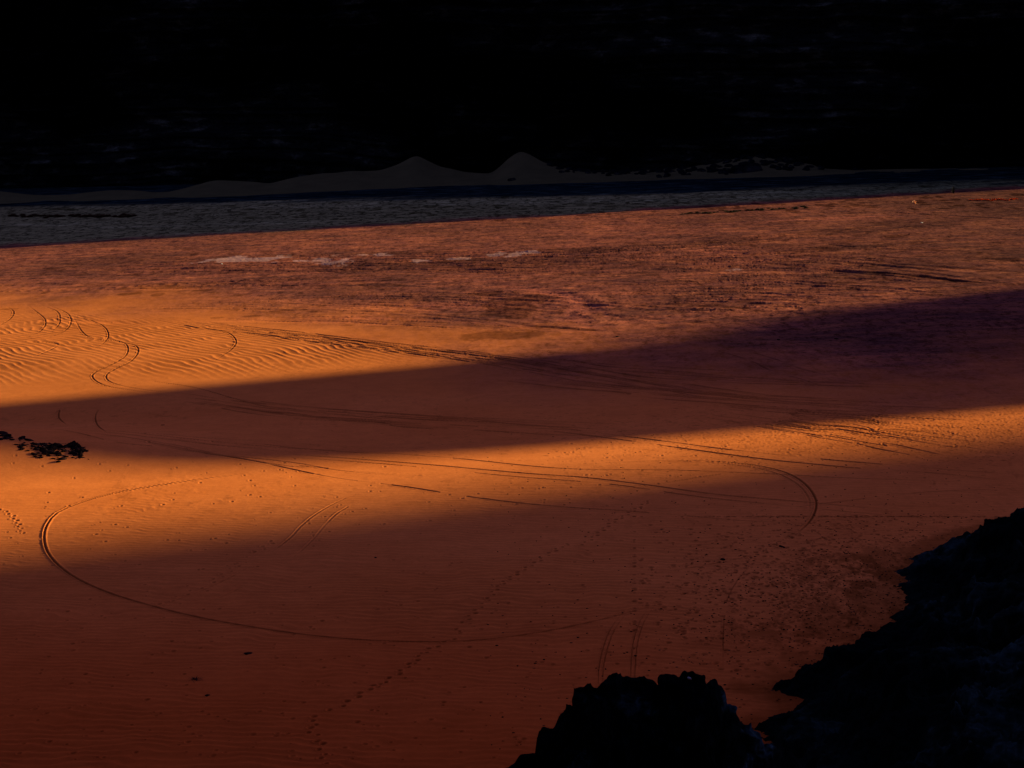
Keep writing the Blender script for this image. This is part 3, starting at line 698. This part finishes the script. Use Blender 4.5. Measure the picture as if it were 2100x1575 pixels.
V = np.stack([A + .3 * fb3(A / 1.2, B / 1.2, h, 9, 3) * (sd_ > 1), B, zz], -1).reshape(-1, 3)
F = grid_faces(ny, nx); kf = keep.ravel()[F].all(1); F = F[kf]
used, invx = np.unique(F, return_inverse=True); F = invx.reshape(-1, 4); V = V[used]
o = link('rocky_slope', np_mesh('rocky_slope', V, F), M_slope)
tag(o, 'large dark rocky slope with ledges filling the lower right corner above the sand', 'rock')

# ------------------------------------------------------------------ single rocks
protos = [boulder_mesh('boulder', 100 + k, 3, .25, (1, .85, .6 + .1 * (k % 3))) for k in range(7)]
flats = [boulder_mesh('stone', 200 + k, 3, .3, (1, .6, .32)) for k in range(5)]
for m_ in protos + flats: m_.materials.append(M_rock)
def put(name, me, loc, s, rz=None, tilt=.3, label=None, cat='rock', group=None, mat=None):
    o = bpy.data.objects.new(name, me); COL.objects.link(o)
    o.location = loc; o.scale = s if hasattr(s, '__len__') else (s, s, s)
    o.rotation_euler = (random.uniform(-tilt, tilt), random.uniform(-tilt, tilt), random.uniform(0, 6.28) if rz is None else rz)
    return tag(o, label, cat, group)
# outcrop at left: low spine of broken dark rock through the sand
spine = [(30, 912), (48, 911), (62, 913), (78, 914), (98, 914), (112, 916), (128, 916), (140, 914), (152, 914), (160, 922), (172, 930), (184, 938)]
sp = np.array([GP(*p) for p in spine])
nxo, nyo = 260, 110
so = np.linspace(0, 1, nxo); cxo = np.interp(so, np.linspace(0, 1, len(sp)), sp[:, 0]); cyo = np.interp(so, np.linspace(0, 1, len(sp)), sp[:, 1])
vo = np.linspace(-1, 1, nyo); U_, V_ = np.meshgrid(so, vo)
xo = np.tile(cxo, (nyo, 1)); yo = np.tile(cyo, (nyo, 1)) + V_ * 1.7 - .2
env = np.interp(U_, [0, .1, .3, .5, .62, .75, .88, 1], [.05, .2, .25, .3, .35, .5, .4, 0.05]) * (1 - V_ ** 2)
n_ = fb3(xo / .55, yo / .8, xo * 0, 52, 4, .6, True)
ho = env * (.35 + .9 * n_) + .12 * fb3(xo / .16, yo / .25, xo * 0, 58, 3) * env - .10
zo = macro(xo, yo) + ho * .95
o = link('rock_outcrop', np_mesh('rock_outcrop', np.stack([xo, yo, zo], -1).reshape(-1, 3), grid_faces(nyo, nxo), False), M_rock)
tag(o, 'ragged dark rock outcrop breaking through the bright orange sand at the left edge', 'rock')
k = 0
for a, b_, w in ((3, 889, 1.1), (9, 894, .9), (14, 899, .8), (2, 901, .5), (44, 900, .7), (60, 903, .7), (25, 902, .4), (42, 923, .35), (56, 925, .3), (70, 932, .6), (82, 934, .4), (84, 938, .5), (90, 926, .9), (100, 929, .9), (108, 928, .8), (118, 930, .7), (122, 934, .5), (108, 941, .3), (126, 942, .6), (120, 947, .55), (136, 937, .4), (148, 929, .7), (158, 931, .6), (100, 935, .4), (132, 926, .5), (165, 934, .4), (86, 919, .6), (74, 922, .5)):
    l = GP(a, b_); w *= .7
    put('stone', flats[k % 5], (l[0], l[1], l[2] + .02), (w, w * .9, w * .9), None, .2, 'small dark slab of rock lying in the orange sand around the left outcrop', 'rock', 'broken slabs around the left outcrop'); k += 1
for q in range(46):
    a = rng.uniform(28, 182); b_ = np.interp(a, [28, 90, 182], [914, 925, 936]) + rng.normal() * 7
    l = GP(a, b_); w = rng.uniform(.10, .34)
    put('stone', flats[q % 5], (l[0], l[1], l[2] + .01), (w, w * .8, w * .8), None, .25, 'small dark chip of rock scattered in the orange sand of the left outcrop', 'rock', 'rock chips scattered over the left outcrop')
# lone stones on the near sand
for a, b_, w, lb_ in ((1737, 1136, .42, 'dark stone alone on the red sand, nearest the knob of the rocky slope'),
                   (1604, 1123, .30, 'small dark stone on the sand just below the right turning track'),
                   (1482, 1148, .34, 'flat dark stone with a scatter of marks in the middle right sand'),
                   (770, 1144, .22, 'flat dark stone inside the big curved tyre track'),
                   (508, 1341, .34, 'dark oval stone on the sand outside the lower curve of the tyre track'),
                   (1735, 954, .16, 'tiny black stone near the tyre ruts at right'),
                   (1693, 568, .5, 'black stone standing on the lit plain beside the long dark rut'),
                   (1716, 695, .45, 'black stone in the shadow band at right, the larger of two'),
                   (1597, 697, .35, 'black stone in the shadow band at right, the smaller of two'),
                   (1266, 692, .45, 'stone at the end of the pale trail in the centre'),
                   (1204, 530, .6, 'dark stone on the far lit plain right of the salt crust'),
                   (334, 872, .22, 'small stone on the shaded sand above the left outcrop'),
                   (426, 1427, .2, 'small dark stone below the dead twigs')):
    l = GP(a, b_); w *= .8; put('stone', flats[k % 5] if k % 2 else protos[k % 7], (l[0], l[1], l[2] + w * .05), (w, w * .8, w * (.8 if k % 2 else .42)), None, .1, label=lb_); k += 1
# pale stones
M_pale = plain_mat('pale_stone', (.36, .33, .33), (.45, .42, .42), 4)
pm = boulder_mesh('pale_stone', 333, 3, .2, (1, .9, .7)); pm.materials.append(M_pale)
l = at(1415, 1391, D0 - .9); put('pale_stone', pm, l, .075, label='tiny pale stone catching light on top of the black crag', cat='stone')
l = GP(1890, 458); put('pale_stone', pm, l, .28, label='small white stone on the far plain under the pale trail', cat='stone')
l = GP(455, 542); put('pale_stone', pm, l, .25, label='small white stone just below the salt crust at left', cat='stone')
# boulders of the scree on the far bank
def bank(px, py):
    """point of the bank seen through a picture point"""
    i = int(np.clip(round((px + 450) / 3000 * 699), 0, 699))
    f = float(np.clip((yf[i] - py) / (yf[i] - yc[i]), 0, 1)); v = f ** .72
    zz = fz[i] + (cz[i] - fz[i]) * (0.35 * v + 0.65 * v ** 1.7)
    return fx[i] + (cx[i] - fx[i]) * v, fy[i] + (yy[i] - fy[i]) * v, zz
M_scree = rock_material('dark_scree_rock', (.002, .003, .004), (.006, .008, .010), (.03, .035, .035), .4, (1, 1, 1.5), .5, .2)
scree = [m_.copy() for m_ in protos]
for m_ in scree: m_.materials.clear(); m_.materials.append(M_scree)
for q in range(250):
    if q < 110:
        a = rng.uniform(1130, 1500); b_ = np.interp(a, [1130, 1200, 1500], [343, 352, 349]) + rng.normal() * 5
    else:
        a = rng.normal(1600, 70); b_ = rng.uniform(305, 350)
    i = int(np.clip(round((a + 450) / 3000 * 699), 0, 699)); b_ = float(np.clip(b_, yc[i] + .5, yf[i] - 4))
    l = bank(a, b_); w = rng.uniform(.4, 1.5)
    put('boulder', scree[q % 7], l, (w * 1.3, w, w * rng.uniform(.6, 1)), label=('dark boulder in the long low row of scree just right of the far dunes' if q < 110 else 'dark boulder in the tall heap of scree on the grey sand below the cliff'), cat='boulder', group=('boulders of the low scree row' if q < 110 else 'boulders of the tall scree heap'))
for a, b_, w, lb_ in ((1523, 352, 3.6, 'biggest dark boulder of the scree, half covered by sand'), (1047, 371, .9, 'lone dark rock on the sand between the two far dunes')):
    l = bank(a, b_); put('boulder', scree[1], l, (w * 1.5, w, w), .3, .1, lb_, 'boulder')

# ------------------------------------------------------------------ gravel strewn on the sand (uncountable)
def strewn(name, pts, smin, smax, mat):
    ico = bmesh.new(); bmesh.ops.create_icosphere(ico, subdivisions=1, radius=1)
    iv = np.array([v.co[:] for v in ico.verts]); iff = np.array([[v.index for v in f.verts] for f in ico.faces]); ico.free()
    V = []; F = []; n = 0
    for (x, y, z) in pts:
        s_ = rng.uniform(smin, smax, 3) * np.array([1.2, 1.2, .6])
        v = iv * (1 + rng.uniform(-.28, .28, (len(iv), 1))) * s_ + np.array([x, y, z])
        V.append(v); F.append(iff + n); n += len(iv)
    return tag(link(name, np_mesh(name, np.vstack(V), np.vstack(F), False), mat), kind='stuff', cat='gravel', label='loose dark gravel strewn over the sand beside the rocky slope')
pts = []
while len(pts) < 2000:
    a = rng.normal(1740, 170); b_ = rng.normal(1230, 95)
    if rng.random() < .3: a, b_ = rng.uniform(900, 2090), rng.uniform(890, 1540)
    if not (1000 < a < 2095 and 890 < b_ < 1570): continue
    pts.append(GP(a, b_))
strewn('gravel', pts, .02, .075, M_rock)

# ------------------------------------------------------------------ plants
def tuft(name, mat, n=260, spread=1.0, up=1.0, w=.03, seed=1, curl=.3):
    r_ = np.random.default_rng(seed); V = []; F = []; c = 0
    for i in range(n):
        az = r_.uniform(0, 6.283); el = r_.uniform(.25, 1.5); L = r_.uniform(.45, 1)
        b0 = np.array([r_.normal() * .12 * spread, r_.normal() * .12 * spread, 0])
        d = np.array([math.cos(az) * math.cos(el) * spread, math.sin(az) * math.cos(el) * spread, math.sin(el) * up])
        sd2 = np.array([-math.sin(az), math.cos(az), 0]) * w
        pts_ = [b0 + d * L * t + np.array([0, 0, -curl * t * t * L * .4]) + r_.normal(size=3) * .03 for t in (0, .35, .7, 1)]
        for t, p in enumerate(pts_):
            k_ = 1 - t * .22
            V += [p - sd2 * k_, p + sd2 * k_]
        for t in range(3): F.append([c + 2 * t, c + 2 * t + 1, c + 2 * t + 3, c + 2 * t + 2])
        c += 8
    me = np_mesh(name, np.array(V), np.array(F), False); me.materials.append(mat); return me
M_shrub = plain_mat('dark_shrub', (.02, .018, .014), (.04, .035, .025), 3)
M_orange = plain_mat('red_orange_saltbush', (.36, .040, .010), (.55, .07, .016), 2)
M_straw = plain_mat('dry_straw_bush', (.55, .30, .19), (.75, .45, .30), 2)
M_brown = plain_mat('brown_scrub', (.035, .018, .010), (.06, .028, .014), 2)
M_twig = plain_mat('dead_twig', (.02, .012, .010), (.035, .02, .016), 2)
td = tuft('shrub', M_shrub, 70, .6, 1.5, .035, 2, 0); ts = tuft('straw_bush', M_straw, 240, .7, 1.0, .05, 3)
l = GP(1955, 397); put('shrub', td, l, 1.15, tilt=0, label='dark leafless upright shrub standing in the shade on the far plain', cat='shrub')
l = GP(1875, 417); put('shrub', ts, l, .95, tilt=0, label='pale straw coloured bush alone at the far edge of the sunlight', cat='shrub')
tos = [tuft('saltbush', M_orange, 260, 1.1, .42, .07, 10 + i) for i in range(3)]
for i in range(16):
    a = 1988 + 98 * (i + .5) / 16 + rng.normal() * 1.5; b_ = 411 - (a - 1988) * .010 + rng.normal() * .8
    if a > 2092: continue
    put('saltbush', tos[i % 3], GP(a, b_), rng.uniform(.5, .95), tilt=0, label=('low red orange bush in the bright strip of bushes at the far right' if 0 < i < 15 else ('leftmost red orange bush of its long row on the far plain' if i == 0 else 'rightmost red orange bush of its long row on the far plain')), cat='bush', group='red orange bushes at the far right')
tb = [tuft('scrub', M_brown, 260, 1.2, .55, .07, 20 + i) for i in range(3)]
for i in range(46):
    a = 20 + 260 * (i + .5) / 46 + rng.normal() * 3; b_ = 446 - (a - 20) * .012 + rng.normal() * 1.6
    put('scrub', tb[i % 3], GP(a, b_), rng.uniform(.8, 1.7), tilt=0, label=('low brown scrub bush in the dark line of bushes at the far left' if 0 < i < 45 else ('leftmost brown scrub bush of its long row on the far plain' if i == 0 else 'rightmost brown scrub bush of its long row on the far plain')), cat='bush', group='brown scrub bushes at the far left')
tg = [tuft('scrub', M_shrub, 200, 1.2, .5, .07, 30 + i) for i in range(2)]
for i in range(34):
    a = 1395 + 260 * (i + .5) / 34 + rng.normal() * 4; b_ = 441 - (a - 1395) * .062 + rng.normal() * 1.4
    put('scrub', tg[i % 2], GP(a, b_), rng.uniform(.5, 1.2), tilt=0, label=('low black scrub tuft along the shadow line on the far plain' if 0 < i < 33 else ('leftmost black scrub tuft of its long row on the far plain' if i == 0 else 'rightmost black scrub tuft of its long row on the far plain')), cat='bush', group='black scrub tufts along the far shadow line')
# dead twigs
tt_ = tuft('dead_twigs', M_twig, 40, 1.0, .25, .018, 44)
l = GP(400, 1394); put('dead_twigs', tt_, l, (.75, .9, .6), tilt=0, label='dead twigs lying on the dark red sand at lower left', cat='twigs')
l = GP(1700, 1392); 
print('done', len(bpy.data.objects))
